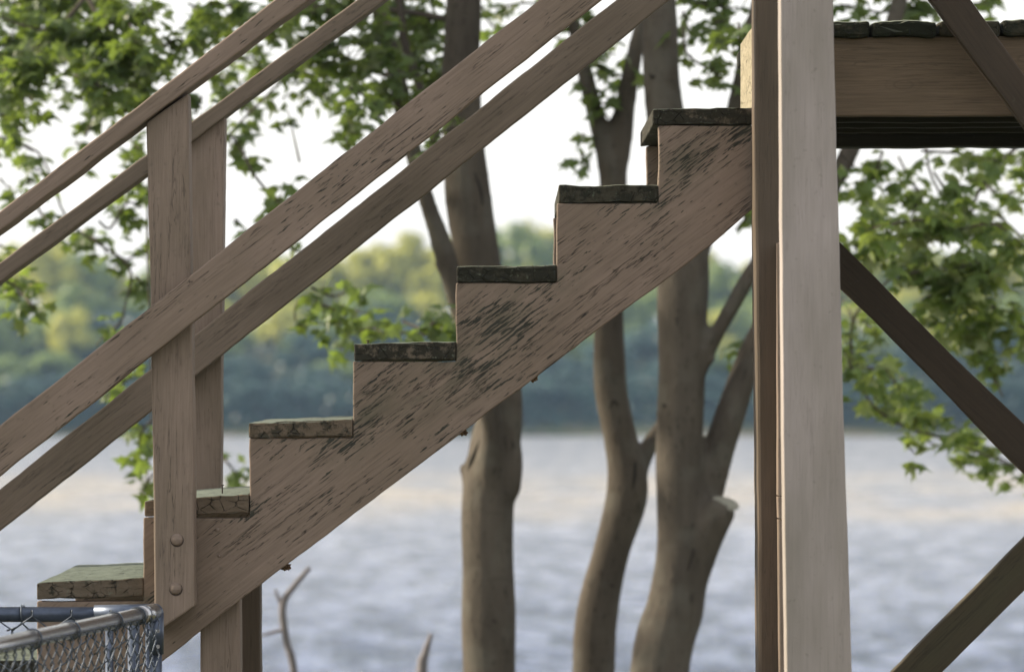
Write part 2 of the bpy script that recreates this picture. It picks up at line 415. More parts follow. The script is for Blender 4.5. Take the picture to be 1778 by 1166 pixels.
for px in range(-560, 2300, 60):
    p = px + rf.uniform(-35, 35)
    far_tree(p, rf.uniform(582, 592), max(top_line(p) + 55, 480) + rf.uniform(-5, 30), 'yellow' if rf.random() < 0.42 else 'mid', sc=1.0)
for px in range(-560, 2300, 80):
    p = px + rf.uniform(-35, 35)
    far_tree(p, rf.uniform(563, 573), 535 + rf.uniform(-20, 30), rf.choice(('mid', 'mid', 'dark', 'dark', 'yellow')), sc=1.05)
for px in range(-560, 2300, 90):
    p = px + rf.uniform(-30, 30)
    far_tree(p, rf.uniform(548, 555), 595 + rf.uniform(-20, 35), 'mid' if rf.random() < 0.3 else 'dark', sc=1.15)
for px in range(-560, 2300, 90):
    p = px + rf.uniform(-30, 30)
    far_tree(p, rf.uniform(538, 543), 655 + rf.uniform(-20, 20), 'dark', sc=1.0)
far_tree(125, 559, 532, 'yellow', "small round yellow-green tree on the far bank, left of the stair handrail posts", sc=0.75)
far_tree(1010, 561, 560, 'mid', "lighter green tree on the far bank seen beneath the fourth step", sc=0.9)
# shrubs and undergrowth that close the foot of the wood
V, Fc = [], []
for i in range(16000):
    px = rf.uniform(-900, 2650); Dd = rf.choice((rf.uniform(535.5, 545), rf.uniform(540, 600))); X = (px - XC) * Dd / F
    zg = zground(X, Dd - D0); p = Vector((X, Dd - D0, zg + rf.random() ** 1.3 * 3.4)); b = len(V)
    u = Vector((rf.gauss(0, 1), rf.gauss(0, 1), rf.gauss(0, 1))).normalized(); w = u.orthogonal().normalized(); q = rf.uniform(.35, .7)
    V += [tuple(p - u * q), tuple(p + w * q * .6), tuple(p + u * q), tuple(p - w * q * .6)]; Fc.append((b, b + 1, b + 2, b + 3))
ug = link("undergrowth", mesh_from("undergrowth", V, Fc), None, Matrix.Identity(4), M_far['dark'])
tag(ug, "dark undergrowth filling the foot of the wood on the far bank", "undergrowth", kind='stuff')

# ------------------------------------------------------------------ staircase
st = empty("staircase", at(64, 1166, 0), "brown painted wooden staircase with peeling paint and mossy steps climbing to the deck", "staircase")
GA = 37.3
# outline of the near stringer (photograph pixels at plane Y=0), continued down to the ground on the left
notch = [(64, 1043, 1180), (249, 898, 1043), (433, 760, 898), (613, 627, 760), (792, 491, 627), (967, 353, 491), (1143, 218, 353)]
RX, RY = 182.5, 138.0
down = []
for i in range(1, 7): down.append((64 - RX * i, 1043 + RY * i, 1043 + RY * (i + 1)))
steps = list(reversed(down)) + notch
def stringer_poly():
    p = []
    for i, (x, yt, yb) in enumerate(steps):
        yb = steps[i - 1][1] if i else yt + 120
        p += [(x, yb), (x, yt)]
    p += [(1312, 218), (1312, 358), (1235, 425), (1000, 602), (800, 752), (600, 903), (452, 1015), (285, 1145)]
    xl = steps[0][0]; p += [(xl + 190, 1145 + (285 - xl - 190) * 0.765)]
    return p
moss_px = [(792, 627, .17), (860, 560, .22), (613, 760, .13), (967, 491, .10), (1290, 230, .10), (433, 893, .05), (640, 720, .16), (720, 700, .12), (1143, 353, .07), (1200, 280, .16), (800, 650, .2), (250, 1040, .06)]
sp = stringer_poly(); spw = [at(x, y, 0) for x, y in sp]; cen = sum(spw, Vector()) / len(spw)
Ms = (Matrix.Translation(cen) @ Matrix.Rotation(-math.radians(GA), 4, 'Y')).inverted()
mp_ = []
for x, y, r in moss_px:
    q = Ms @ at(x, y, 0); mp_.append((q.x, q.z, r))
M_string = painted_wood("stringer_paint", (0.250, 0.188, 0.151), amount=-0.014, moss_pts=mp_, crack=0.9)
board("stringer", sp, 0.0, 0.040, GA, M_string, st, jit=0.0012)
YF = 0.95
def shift(poly, Yfrom, Yto):   # same real shape at another depth
    out = []
    for x, y in poly:
        w = at(x, y, Yfrom); s = (Yto + D0) / F
        out.append((w.x / s + XC, YH + (EYE - w.z) / s))
    return out
board("stringer", shift(sp, 0, YF - 0.04), YF - 0.04, 0.040, GA, M_string, st)
# treads : (left, right, top-left, top-right, bottom-left, bottom-right)
tr = [(64, 248.5, 1010, 1003, 1040, 1035, M_tread), (251, 432, 869, 857, 896, 889, M_tread_brown), (432, 612, 733, 727, 760, 756.5, M_tread_brown),
      (615, 791, 597, 592, 626, 623, M_tread), (793, 966.5, 462, 461, 490, 489, M_tread_dark), (970, 1143, 322, 321, 352, 350, M_tread_dark), (1133, 1307, 189, 187, 217, 216, M_tread)]
for i in range(1, 7): tr.append((64 - RX * i, 248.5 - RX * i, 1010 + RY * i, 1007 + RY * i, 1041 + RY * i, 1038 + RY * i, M_tread))
def plank(name, corners, Y0, Y1, material, parent, jit=0.002, bev=0.003, cut=10, wob=0.003):
    """a board lying across the stairs: end grain faces the camera; corners (TL, TR, BR, BL) in photograph pixels at plane Y0"""
    TL, TR, BR, BL = [at(x, y, Y0) for x, y in corners]
    c = (TL + BR) / 2; verts = []; nu = 14
    sd_ = random.random() * 50; rows = []
    for j in range(cut + 1):
        y = Y0 + (Y1 - Y0) * j / cut; loop = []
        for k in range(nu + 1): loop.append((TL.lerp(TR, k / nu), 1, k in (0, nu)))
        for k in range(nu + 1): loop.append((BR.lerp(BL, k / nu), -1, k in (0, nu)))
        ring = []
        for (p, s, corner) in loop:
            dz = noise.noise(Vector((p.x * 14 + sd_, y * 3, p.z * 6))) * wob + noise.noise(Vector((p.x * 60 + sd_, y * 30, p.z * 40))) * jit
            ring.append(Vector((p.x, y + (noise.noise(Vector((p.x * 30, p.z * 90, sd_))) * 0.003 if j in (0, cut) else 0), p.z + dz)) - c)
        rows.append(ring)
    m_ = len(rows[0]); V = [tuple(v) for r in rows for v in r]
    Fc = [tuple(range(m_))[::-1], tuple(range((cut) * m_, (cut + 1) * m_))]
    for j in range(cut):
        for k in range(m_):
            a = j * m_ + k; b = j * m_ + (k + 1) % m_; Fc.append((a, b, b + m_, a + m_))
    me = mesh_from(name, V, Fc)
    bm = bmesh.new(); bm.from_mesh(me); bmesh.ops.recalc_face_normals(bm, faces=bm.faces); bm.to_mesh(me); bm.free()
    o = link(name, me, parent, Matrix.Translation(c), material)
    b = o.modifiers.new("bevel", 'BEVEL'); b.width = bev; b.segments = 2; b.limit_method = 'ANGLE'; b.angle_limit = math.radians(50)
    return o
treads = []
for (xl, xr, tl, tr_, bl, br, mt) in tr:
    treads.append(plank("tread", [(xl, tl), (xr, tr_), (xr, br), (xl, bl)], -0.004, YF + 0.01, mt, st))
treads[0]['label'] = "lowest fully visible step with grey-green lichen top"
# nails standing proud of two treads
def nail(px, py, Y, h, parent):
    V, Fc = [], []; p = at(px, py, Y)
    tube(V, Fc, [Vector((0, 0, -0.01)), Vector((0, 0, h))], 0.0016, 7); tube(V, Fc, [Vector((0, 0, h)), Vector((0, 0, h + 0.002))], 0.0042, 9)
    link("nail", mesh_from("nail", V, Fc), parent, Matrix.Translation(p), M_nail)
nail(386, 852, 0.25, 0.012, treads[1]); nail(639, 595, 0.05, 0.004, treads[3])

# rail posts
np_ = board("rail_post", [(254, 213), (327, 162), (331, 470), (335, 700), (338, 1052), (285, 1088), (269, 1098), (268, 1000), (262, 540)], -0.092, 0.090, 89.3, M_post, st, jit=0.0006, bev=0.004)
fp = board("rail_post", [(324, 244), (390.5, 203), (387.5, 420), (383, 853), (325, 853)], YF + 0.004, 0.089, 90.3, M_post, st, jit=0.0006, bev=0.004)
def bolt(px, py, r_px, Y, parent):
    V, Fc = [], []; r = r_px * (Y + D0) / F; rings = 6; S = 20
    for j in range(rings + 1):
        a = math.pi / 2 * j / rings
        for k in range(S):
            V.append((math.cos(6.2832 * k / S) * r * math.cos(a) if j < rings else 0, -r * 0.55 * math.sin(a), math.sin(6.2832 * k / S) * r * math.cos(a) if j < rings else 0))
    for j in range(rings):
        for k in range(S):
            b = (k + 1) % S; Fc.append((j * S + k, j * S + b, (j + 1) * S + b, (j + 1) * S + k))
    me = mesh_from("bolt", V, Fc, True)
    bm = bmesh.new(); bm.from_mesh(me); bmesh.ops.remove_doubles(bm, verts=bm.verts, dist=1e-6); bmesh.ops.recalc_face_normals(bm, faces=bm.faces); bm.to_mesh(me); bm.free()
    return link("bolt", me, parent, Matrix.Translation(at(px, py, Y)), M_bolt)
def bolt_shadow(px, py, r_px, Y, parent):     # painted-on shadow: dark disc set slightly low behind the bolt head
    V, Fc = [], []; r = r_px * (Y + D0) / F
    tube(V, Fc, [Vector((0, -.0004, 0)), Vector((0, .003, 0))], r, 20); link("bolt_shadow_disc", mesh_from("bolt_shadow_disc", V, Fc), parent, Matrix.Translation(at(px, py, Y)), M_nail)

bolt(307, 936, 10.5, -0.0925, np_); bolt(305, 1021, 10.5, -0.0925, np_)
bolt_shadow(307.5, 937.5, 11.6, -0.0918, np_); bolt_shadow(305.5, 1022.5, 11.6, -0.0918, np_)
strn = [o for o in st.children if o.name.startswith("stringer")][0]
bolt(378, 919, 4, -0.0008, strn); bolt(381, 964, 3, -0.0008, strn)
# handrails
def ext(p, q, x):  # extend the line p-q to column x
    return (x, p[1] + (q[1] - p[1]) * (x - p[0]) / (q[0] - p[0]))
def rail(name, t0, t1, b0, b1, Y, th, mat, xl=-780, xr=1305, mids=()):
    poly = [ext(t0, t1, xl), ext(t0, t1, xr), ext(b0, b1, xr), ext(b0, b1, xl)]
    if mids:
        poly = [ext(mids[0], mids[1], xl)] + list(mids) + [ext(mids[-2], mids[-1], xr), ext(b0, b1, xr), ext(b0, b1, xl)]
    a = math.degrees(math.atan2(-(t1[1] - t0[1]), t1[0] - t0[0]))
    return board(name, poly, Y, th, a, mat, st, jit=0.0011, bev=0.0035)
rail("handrail", (0, 367), (477, 0), (0, 401), (537, -1.5), -0.112, 0.12, M_rail)
rail("midrail", (0, 738), (936, 0), (0, 826), (1043, 0), -0.131, 0.038, M_rail)
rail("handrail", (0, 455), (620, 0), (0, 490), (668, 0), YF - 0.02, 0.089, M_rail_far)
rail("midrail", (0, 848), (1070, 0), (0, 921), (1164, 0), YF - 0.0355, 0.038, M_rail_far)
# newel posts outside the frame that carry the ends of the rails, and posts under the stringers
for (x, Y, sh) in ((-760, -0.042, 1), (-760, YF + 0.004, 0)):
    yt = 388 + 760 * 0.757 + 8
    s = (D0 + Y) / D0
    pl = [(x - 36, yt + 30), (x + 36, yt - 26), (x + 36, 1870), (x - 36, 1870)]
    board("rail_post", shift(pl, 0, Y), Y, 0.04, 90, M_post, st)
sup1 = board("support_post", [(348, 1015), (417, 1015), (418, 1990), (348, 1990)], 0.042, 0.085, 90, M_post, st, jit=0.0006, bev=0.006)
sup2 = board("support_post", [(386, 990), (452, 990), (452, 1960), (386, 1960)], YF - 0.13, 0.085, 90, M_shadepost, st, jit=0.0006, bev=0.006)

# ------------------------------------------------------------------ deck
dk = empty("deck", at(1345, 1995, 0), "raised brown wooden deck with mossy boards at the top of the stairs", "deck")
DX = 2150
j1 = board("rim_joist", [(1318, 66), (DX, 60), (DX, 199), (1318, 203)], 0.001, 0.038, 0.3, M_joist, dk, jit=0.0006)
hd = plank("header_joist", [(1306, 47), (1317.5, 47), (1317.5, 205), (1306, 205)], -0.002, 0.52, M_pale, dk, wob=0.001, jit=0.001)
hd['label'] = "pale weathered end joist beside the top step"
for k, Y in enumerate((0.24, 0.46, 0.68)):
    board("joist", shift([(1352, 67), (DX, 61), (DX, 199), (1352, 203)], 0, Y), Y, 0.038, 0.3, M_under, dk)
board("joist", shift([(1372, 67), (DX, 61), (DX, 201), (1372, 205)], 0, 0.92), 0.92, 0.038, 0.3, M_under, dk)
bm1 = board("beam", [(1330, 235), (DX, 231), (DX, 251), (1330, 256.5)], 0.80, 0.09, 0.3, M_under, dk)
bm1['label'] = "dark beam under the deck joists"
edges = [(1318, 1395), (1398, 1510), (1514, 1626), (1630, 1737), (1741, 1853), (1857, 1968), (1972, 2084)]
for k, (a, b) in enumerate(edges):
    dy = [0, 0, 0, 0, -2, -3, -3][k]
    plank("deck_board", [(a, 37 + dy), (b, 36 + dy), (b, 65.2 - (a - 1309) * 0.0071), (a, 65.6 - (a - 1309) * 0.0071)], -0.014 - 0.004 * (k % 3), 1.0, M_deck, dk, jit=0.003, bev=0.007, wob=0.004)
board("post", [(1311, -640), (1371, -640), (1376, 1990), (1321, 1990), (1316, 870), (1311, 400)], -0.150, 0.146, 90, M_shadepost, dk, jit=0.0004, bev=0.007)
board("spacer_block", [(1352, 420), (1368, 420), (1373, 860.5), (1352, 860.5)], -0.24, 0.10, 90, M_post, dk, jit=0.0003, bev=0.001)
board("spacer_block", [(1352, 862.5), (1370, 862.5), (1373, 900), (1353, 900)], -0.243, 0.10, 90, M_post, dk, jit=0.0003, bev=0.001)
board("spacer_block", [(1353, 902.5), (1370, 902.5), (1376, 1990), (1362, 1990)], -0.24, 0.10, 90, M_post, dk, jit=0.0003, bev=0.001)
s_ = (734 - 415) / (1778 - 1455)
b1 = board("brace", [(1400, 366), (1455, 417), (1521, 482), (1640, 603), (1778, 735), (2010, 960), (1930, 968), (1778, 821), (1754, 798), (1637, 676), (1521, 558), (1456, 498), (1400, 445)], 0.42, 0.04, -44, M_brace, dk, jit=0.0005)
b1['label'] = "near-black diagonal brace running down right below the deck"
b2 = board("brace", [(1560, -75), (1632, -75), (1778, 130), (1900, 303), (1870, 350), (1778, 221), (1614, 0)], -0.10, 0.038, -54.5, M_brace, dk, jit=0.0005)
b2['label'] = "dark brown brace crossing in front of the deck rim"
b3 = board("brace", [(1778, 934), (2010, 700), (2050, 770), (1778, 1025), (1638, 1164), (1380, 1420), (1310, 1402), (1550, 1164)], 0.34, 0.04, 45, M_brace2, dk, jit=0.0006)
b3['label'] = "mossy olive-brown brace rising towards the right edge"
for Y in (0.38, 0.9):
    board("post", shift([(1985, 205), (2065, 205), (2065, 1990), (1985, 1990)], 0, Y), Y, 0.089, 90, M_shadepost, dk)
board("post", shift([(1380, 205), (1450, 205), (1450, 1990), (1380, 1990)], 0, 0.9), 0.9, 0.089, 90, M_shadepost, dk)

# tall pale post standing in front of the deck
fpz = empty("timber_post", at(1420, 2140, -1.0), "tall pale mauve-grey painted post standing in front of the deck", "post")
board("post_timber", [(1354, -260), (1446, -260), (1446.5, 0), (1452, 260), (1458, 440), (1464, 700), (1473, 960), (1479, 1166), (1496, 2140), (1376, 2140), (1366, 1166), (1362, 900), (1358, 500), (1355, 0)], -1.0, 0.09, 90, M_bigpost, fpz, jit=0.0003, bev=0.002, skew=0.0075)

# ------------------------------------------------------------------ small dried clumps under the stringer
def clump(px, py, r, label):
    bm = bmesh.new(); bmesh.ops.create_icosphere(bm, subdivisions=3, radius=r)
    for v in bm.verts:
        n = noise.noise(v.co * 260 + Vector((px, 0, 0))); v.co *= 1 + 0.9 * n; v.co.z *= 0.75
    me = bpy.data.meshes.new("dried_clump"); bm.to_mesh(me); bm.free()
    o = link("dried_clump", me, None, Matrix.Translation(at(px, py, 0.02)), M_clump); tag(o, label, "debris", "dried clumps under the stringer")
clump(924, 655, 0.010, "small brown dried clump hanging under the middle of the stringer")
clump(804, 750, 0.009, "small brown dried clump under the stringer just left of the trunk fork")
clump(497, 983, 0.010, "small brown dried clump under the lower end of the stringer")

# ------------------------------------------------------------------ chain link fence
fe = empty("chain_link_fence", at(272, 2120, -0.4), "galvanised chain link fence corner with round top rails beside the stairs", "fence")
YC = -0.4
corner = at(268, 1062, YC)
RB = 13.2 * (D0 + YC) / F
def pipe(name, pts, r, mat, parent, sides=24):
    V, Fc = [], []; tube(V, Fc, pts, r, sides); me = mesh_from(name, V, Fc)
    for p in me.polygons: p.use_smooth = len(p.vertices) == 4
    return link(name, me, parent, Matrix.Identity(4), mat)
bl_ = at(-700, 1070, YC); bl_.z = corner.z - 0.004
pipe("top_rail", [bl_, at(166, 1066, YC)], RB, M_galv_dark, fe)
pipe("rail_sleeve", [at(164, 1064.5, YC), corner + Vector((0.004, 0, 0))], RB * 1.12, M_galv_dark, fe)
fr_dir = (Vector((-.906, 8.65 - D0, 0)) - Vector((corner.x, YC, 0))).normalized()
fend = corner + fr_dir * 2.6; fend.z = corner.z + 0.0
e0 = corner + Vector((0, -0.01, 0.0))
pipe("top_rail", [fend, e0 + fr_dir * 0.09], RB * 1.02, M_galv, fe)
pipe("rail_sleeve", [e0 + fr_dir * 0.13, e0], RB * 1.16, M_galv, fe)
# elbow cap
bm = bmesh.new(); bmesh.ops.create_uvsphere(bm, u_segments=20, v_segments=12, radius=RB * 1.18)
me = bpy.data.meshes.new("elbow_cap"); bm.to_mesh(me); bm.free(); me.polygons.foreach_set('use_smooth', [True] * len(me.polygons))
link("elbow_cap", me, fe, Matrix.Translation(e0 + Vector((0.001, 0, 0))), M_galv_dark)
pipe("corner_post", [e0 + Vector((0.001, 0, -1.15)), e0 + Vector((0.001, 0, 0))], RB * 1.0, M_galv_dark, fe)
pipe("post_sleeve", [e0 + Vector((0.001, 0, -0.085)), e0 + Vector((0.001, 0, 0))], RB * 1.22, M_galv_dark, fe)
gp = at(190, 1080, YC + 0.1); pipe("gate_post", [Vector((gp.x, gp.y, 0)), Vector((gp.x, gp.y, corner.z - 0.03))], RB * .55, M_galv_dark, fe)
gp = at(232, 1080, YC + 0.06); pipe("gate_post", [Vector((gp.x, gp.y, 0)), Vector((gp.x, gp.y, corner.z - 0.03))], RB * .8, M_galv_dark, fe)
pipe("line_post", [Vector((bl_.x, YC, 0)), Vector((bl_.x, YC, corner.z))], RB * 1.3, M_galv_dark, fe)
pipe("line_post", [Vector((fend.x, fend.y, 0)), Vector((fend.x, fend.y, corner.z))], RB * 1.3, M_galv_dark, fe)
pipe("tension_bar", [e0 + fr_dir * 0.06 + Vector((0, 0, -1.1)), e0 + fr_dir * 0.06 + Vector((0, 0, -0.03))], 0.004, M_galv_dark, fe)
bt = at(274, 1121, YC - 0.02)
for dz in (0, 0.032):
    pipe("bolt_head", [bt + Vector((0.001, -0.012, dz)), bt + Vector((0.001, -0.02, dz))], 0.0045, M_galv, fe, 6)
def chain(origin, dirv, length, ztop, name, w=0.080):
    h = w * 1.06; V, Fc = [], []
    n = int(length / (w / 2)); nrm = Vector((-dirv.y, dirv.x, 0))
    for k in range(n):
        pts = []; c = origin + dirv * (k + 0.5) * w / 2; rows = int(2.2 / h)
        for j in range(rows):
            s = 1 if (j + k) % 2 else -1
            z = ztop - j * h / 2
            for (dz, bx, off) in ((0.006, 1.0, 0.003 * s), (-0.006, 1.0, -0.003 * s)):
                pts.append(Vector((c.x, c.y, z + dz)) + dirv * (s * w / 4 * 1.06 * bx) + nrm * off)
        tube(V, Fc, pts, 0.0016, 5, False)
    o = link(name, mesh_from(name, V, Fc, True), fe, Matrix.Identity(4), M_wire); tag(o, kind='stuff')
chain(Vector((at(262, 0, YC).x, YC - 0.020, 0)), Vector((-1, 0, 0)), 1.1, corner.z - 0.001, "wire_mesh")
chain(e0 + fr_dir * 0.05 + Vector((0.019, 0, 0)) - Vector((0, 0, e0.z)), fr_dir, 2.4, e0.z - 0.012, "wire_mesh", 0.062)
def tie(c, ax, r, parent):
    u = ax.orthogonal().normalized(); v = ax.cross(u); pts = []
    for k in range(22):
        a = 6.2832 * k / 18
        pts.append(c + u * math.cos(a) * r + v * math.sin(a) * r + ax * (0.006 * k / 22))
    V, Fc = [], []; tube(V, Fc, pts, 0.0018, 6); link("tie_wire", mesh_from("tie_wire", V, Fc, True), parent, Matrix.Identity(4), M_wire)
for d in (0.10, 0.155, 0.36, 0.72, 1.02, 1.4, 1.8): tie(e0 + fr_dir * d, fr_dir, RB * 1.02 + 0.002, fe)
for px in (37, -180, -400): tie(at(px, 1066, YC), Vector((1, 0, 0)), RB + 0.003, fe)
# loose twisted end below the back rail
V, Fc = [], []; tube(V, Fc, [at(12, 1094, YC - .02), at(30, 1088, YC - .03), at(37, 1080, YC - .025), at(50, 1092, YC - .02)], 0.0018, 6); link("tie_wire", mesh_from("tie_wire", V, Fc, True), fe, Matrix.Identity(4), M_wire)

# ------------------------------------------------------------------ near trees
def leaf_mesh(seed):
    r = random.Random(seed)
    # five pointed lobes of a maple leaf, unit width 1
    out = [(0, 0), (.12, .10), (.40, -.02), (.30, .20), (.56, .34), (.34, .40), (.30, .56), (.16, .52), (.05, .98), (-.08, .58), (-.24, .60), (-.32, .40), (-.55, .38), (-.30, .22), (-.42, .02), (-.12, .10)]
    V = [(0, .3, .03)]
    for x, y in out:
        x *= r.uniform(.85, 1.15); y *= r.uniform(.9, 1.1)
        V.append((x, y, -abs(x) * r.uniform(.15, .5) - (y - .3) ** 2 * r.uniform(.1, .5)))
    n = len(out); Fc = [(0, 1 + i, 1 + (i + 1) % n) for i in range(n)]
    V.append((0.012, 0, 0)); V.append((-.012, 0, 0)); V.append((0.0, -.45, .05)); Fc.append((n + 1, n + 3, n + 2))
    return V, Fc
LEAVES = [leaf_mesh(i) for i in range(6)]
def leaf_matrix(p, size, rnd, droop=0.5):
    a = rnd.uniform(0, 6.2832); tilt = rnd.gauss(0, 0.55)
    d = Vector((math.cos(a), math.sin(a), -droop + rnd.gauss(0, .45))).normalized()     # stalk to tip
    up = Vector((rnd.gauss(0, .55), rnd.gauss(0, .55), 1)).normalized()
    x = d.cross(up)
    if x.length < .1: x = d.orthogonal()
    x.normalize(); z = x.cross(d)
    M = Matrix((x, d, z)).transposed().to_4x4()
    return Matrix.Translation(p) @ M @ Matrix.Diagonal((size, size, size, 1))

def build_tree(label, base, trunks, sprays, Yr, crown=None, leafmat_=None, barkm=None, twigs=(), seed=1, cuts=(), voxel=0.012, dens=1.0, size=(0.05, 0.088)):
    """trunks: polylines of (px, py, radius_px, Y) ; sprays: leafy twigs (points px, half width px)"""
    rnd = random.Random(seed)
    t = empty("maple_tree", base, label, "tree")
    V, Fc = [], []
    for tl in trunks:
        pts = [at(x, y, Y) for x, y, r, Y in tl]; rad = [r * (Y + D0) / F for x, y, r, Y in tl]
        P, R = spline(pts, rad, 7)
        P = [p + Vector((noise.noise(p * 3.1), noise.noise(p * 3.1 + Vector((7, 7, 7))), 0)) * R[i] * .12 for i, p in enumerate(P)]
        R = [r * (1 + 0.09 * noise.noise(P[i] * 4)) for i, r in enumerate(R)]
        tube(V, Fc, P, R, 14)
    if V:
        me = mesh_from("trunk", V, Fc, True)
        o = link("trunk", me, t, Matrix.Identity(4), barkm or M_bark)
        rm = o.modifiers.new("remesh", 'REMESH'); rm.mode = 'VOXEL'; rm.voxel_size = voxel; rm.use_smooth_shade = True
        sm = o.modifiers.new("smooth", 'SMOOTH'); sm.iterations = 6; sm.factor = 0.6
    V, Fc = [], []
    mats = []
    for sprd in sprays:
        pts, w = sprd[0], sprd[1]; dn = sprd[2] if len(sprd) > 2 else 1.0
        Y = rnd.uniform(*Yr) if len(sprd) < 4 else sprd[3]
        L = sum(math.hypot(b[0] - a[0], b[1] - a[1]) for a, b in zip(pts, pts[1:])) + w
        n = int(dn * dens * (L * 2 * w * 1.15) / 172) + 4
        P = [at(x, y, Y + rnd.uniform(-.15, .15)) for x, y in pts]
        if len(P) > 1:
            Pp, Rr = spline(P, [0.0045] * (len(P) - 1) + [0.0018], 3)
            tube(V, Fc, Pp, Rr, 5, False)
        wr = w * (Y + D0) / F
        # clumps of leaves along the twig
        nc = max(1, int(n / 6)); cl = []
        for k in range(nc):
            s = rnd.random() * (len(P) - 1) if len(P) > 1 else 0
            i = min(int(s), max(0, len(P) - 2)); q = P[i].lerp(P[i + 1], s - i) if len(P) > 1 else P[0].copy()
            o_ = Vector((rnd.gauss(0, 1), rnd.gauss(0, 1.6), rnd.gauss(0, 1))) * wr * 0.50
            cl.append((q, q + o_))
            tube(V, Fc, [q, q + o_ * .5 + Vector((0, 0, .012)), q + o_], [.0025, .002, .0014], 4, False)
        for k in range(n):
            q, c = rnd.choice(cl)
            p = c + Vector((rnd.gauss(0, 1), rnd.gauss(0, 1), rnd.gauss(0, 1))) * 0.030
            mats.append((leaf_matrix(p, rnd.uniform(*size), rnd), p, True))
    for tw in twigs:
        pts = [at(x, y, Y) for x, y, r, Y in tw]; P, R = spline(pts, [r * (Y + D0) / F for x, y, r, Y in tw], 5)
        bv, bf = [], []; tube(bv, bf, P, R, 8, True); link("branch", mesh_from("branch", bv, bf, True), t, Matrix.Identity(4), M_bark_red)
    if crown:
        for (cx, cy, cz, rx, ry, rz, n) in crown:
            nc = n // 22
            cs = []
            for k in range(nc):
                d = Vector((rnd.gauss(0, 1), rnd.gauss(0, 1), rnd.gauss(0, 1))).normalized() * rnd.random() ** .4
                c = Vector((cx + d.x * rx, cy + d.y * ry, cz + d.z * rz))
                s = (c.y + D0) / F; ppx = c.x / s + XC; ppy = YH + (EYE - c.z) / s
                if -30 < ppx < W + 30 and ppy > -110: continue       # hanging sprays above describe what the frame shows
                cs.append(c)
                b = Vector((cx, cy, cz - rz * .8)); tube(V, Fc, [b, b.lerp(c, .5) + Vector((0, 0, .1)), c], [.02, .012, .004], 5, False)
            for k in range(n):
                if not cs: break
                c = rnd.choice(cs); p = c + Vector((rnd.gauss(0, 1), rnd.gauss(0, 1), rnd.gauss(0, .7))) * .16
                mats.append((leaf_matrix(p, rnd.uniform(.06, .1), rnd), p, False))
    link("twigs", mesh_from("twigs", V, Fc, True), t, Matrix.Identity(4), M_bark_red)['kind'] = 'stuff'
    lm = leafmat_ or M_leaf
    vis = [m for m in mats if m[2]]; vis.sort(key=lambda m: m[1].y); rest = vis[300:] + [m for m in mats if not m[2]]
    lms = []
    for i, (lv, lf) in enumerate(LEAVES):
        me = mesh_from("leaf", lv, lf); me.materials.append(lm); lms.append(me)
    inv = wmat(t).inverted()
    for k, (M, p, _) in enumerate(vis[:300]):
        o = bpy.data.objects.new("leaf", lms[k % 6]); COL.objects.link(o); o.parent = t; o.matrix_basis = inv @ M
    V, Fc = [], []
    for k, (M, p, _) in enumerate(rest):
        lv, lf = LEAVES[k % 6]; b = len(V)
        V += [tuple(M @ Vector(v)) for v in lv]; Fc += [tuple(b + i for i in f) for f in lf]
    if V:
        o = link("foliage", mesh_from("foliage", V, Fc), t, Matrix.Identity(4), lm); tag(o, kind='stuff')
    for (x, y, Y, r, nv) in cuts:
        p = at(x, y, Y); rr = r * (Y + D0) / F
        bm = bmesh.new(); bmesh.ops.create_cone(bm, cap_ends=True, segments=20, radius1=rr, radius2=rr * .96, depth=0.006)
        for v in bm.verts: v.co.x *= 1 + .08 * noise.noise(v.co * 90)
        me = bpy.data.meshes.new("cut_face"); bm.to_mesh(me); bm.free()
        link("cut_face", me, t, Matrix.Translation(p) @ Vector(nv).normalized().to_track_quat('Z', 'Y').to_matrix().to_4x4(), M_cut)
    return t

def gnd(px, Y):
    p = at(px, 0, Y); return (p.x, Y, zground(p.x, Y))
def pyg(Y, px):   # pixel row of the ground at depth Y
    return YH + (EYE - zground(0, Y) + 0.05) * F / (Y + D0)

YA = 6.0
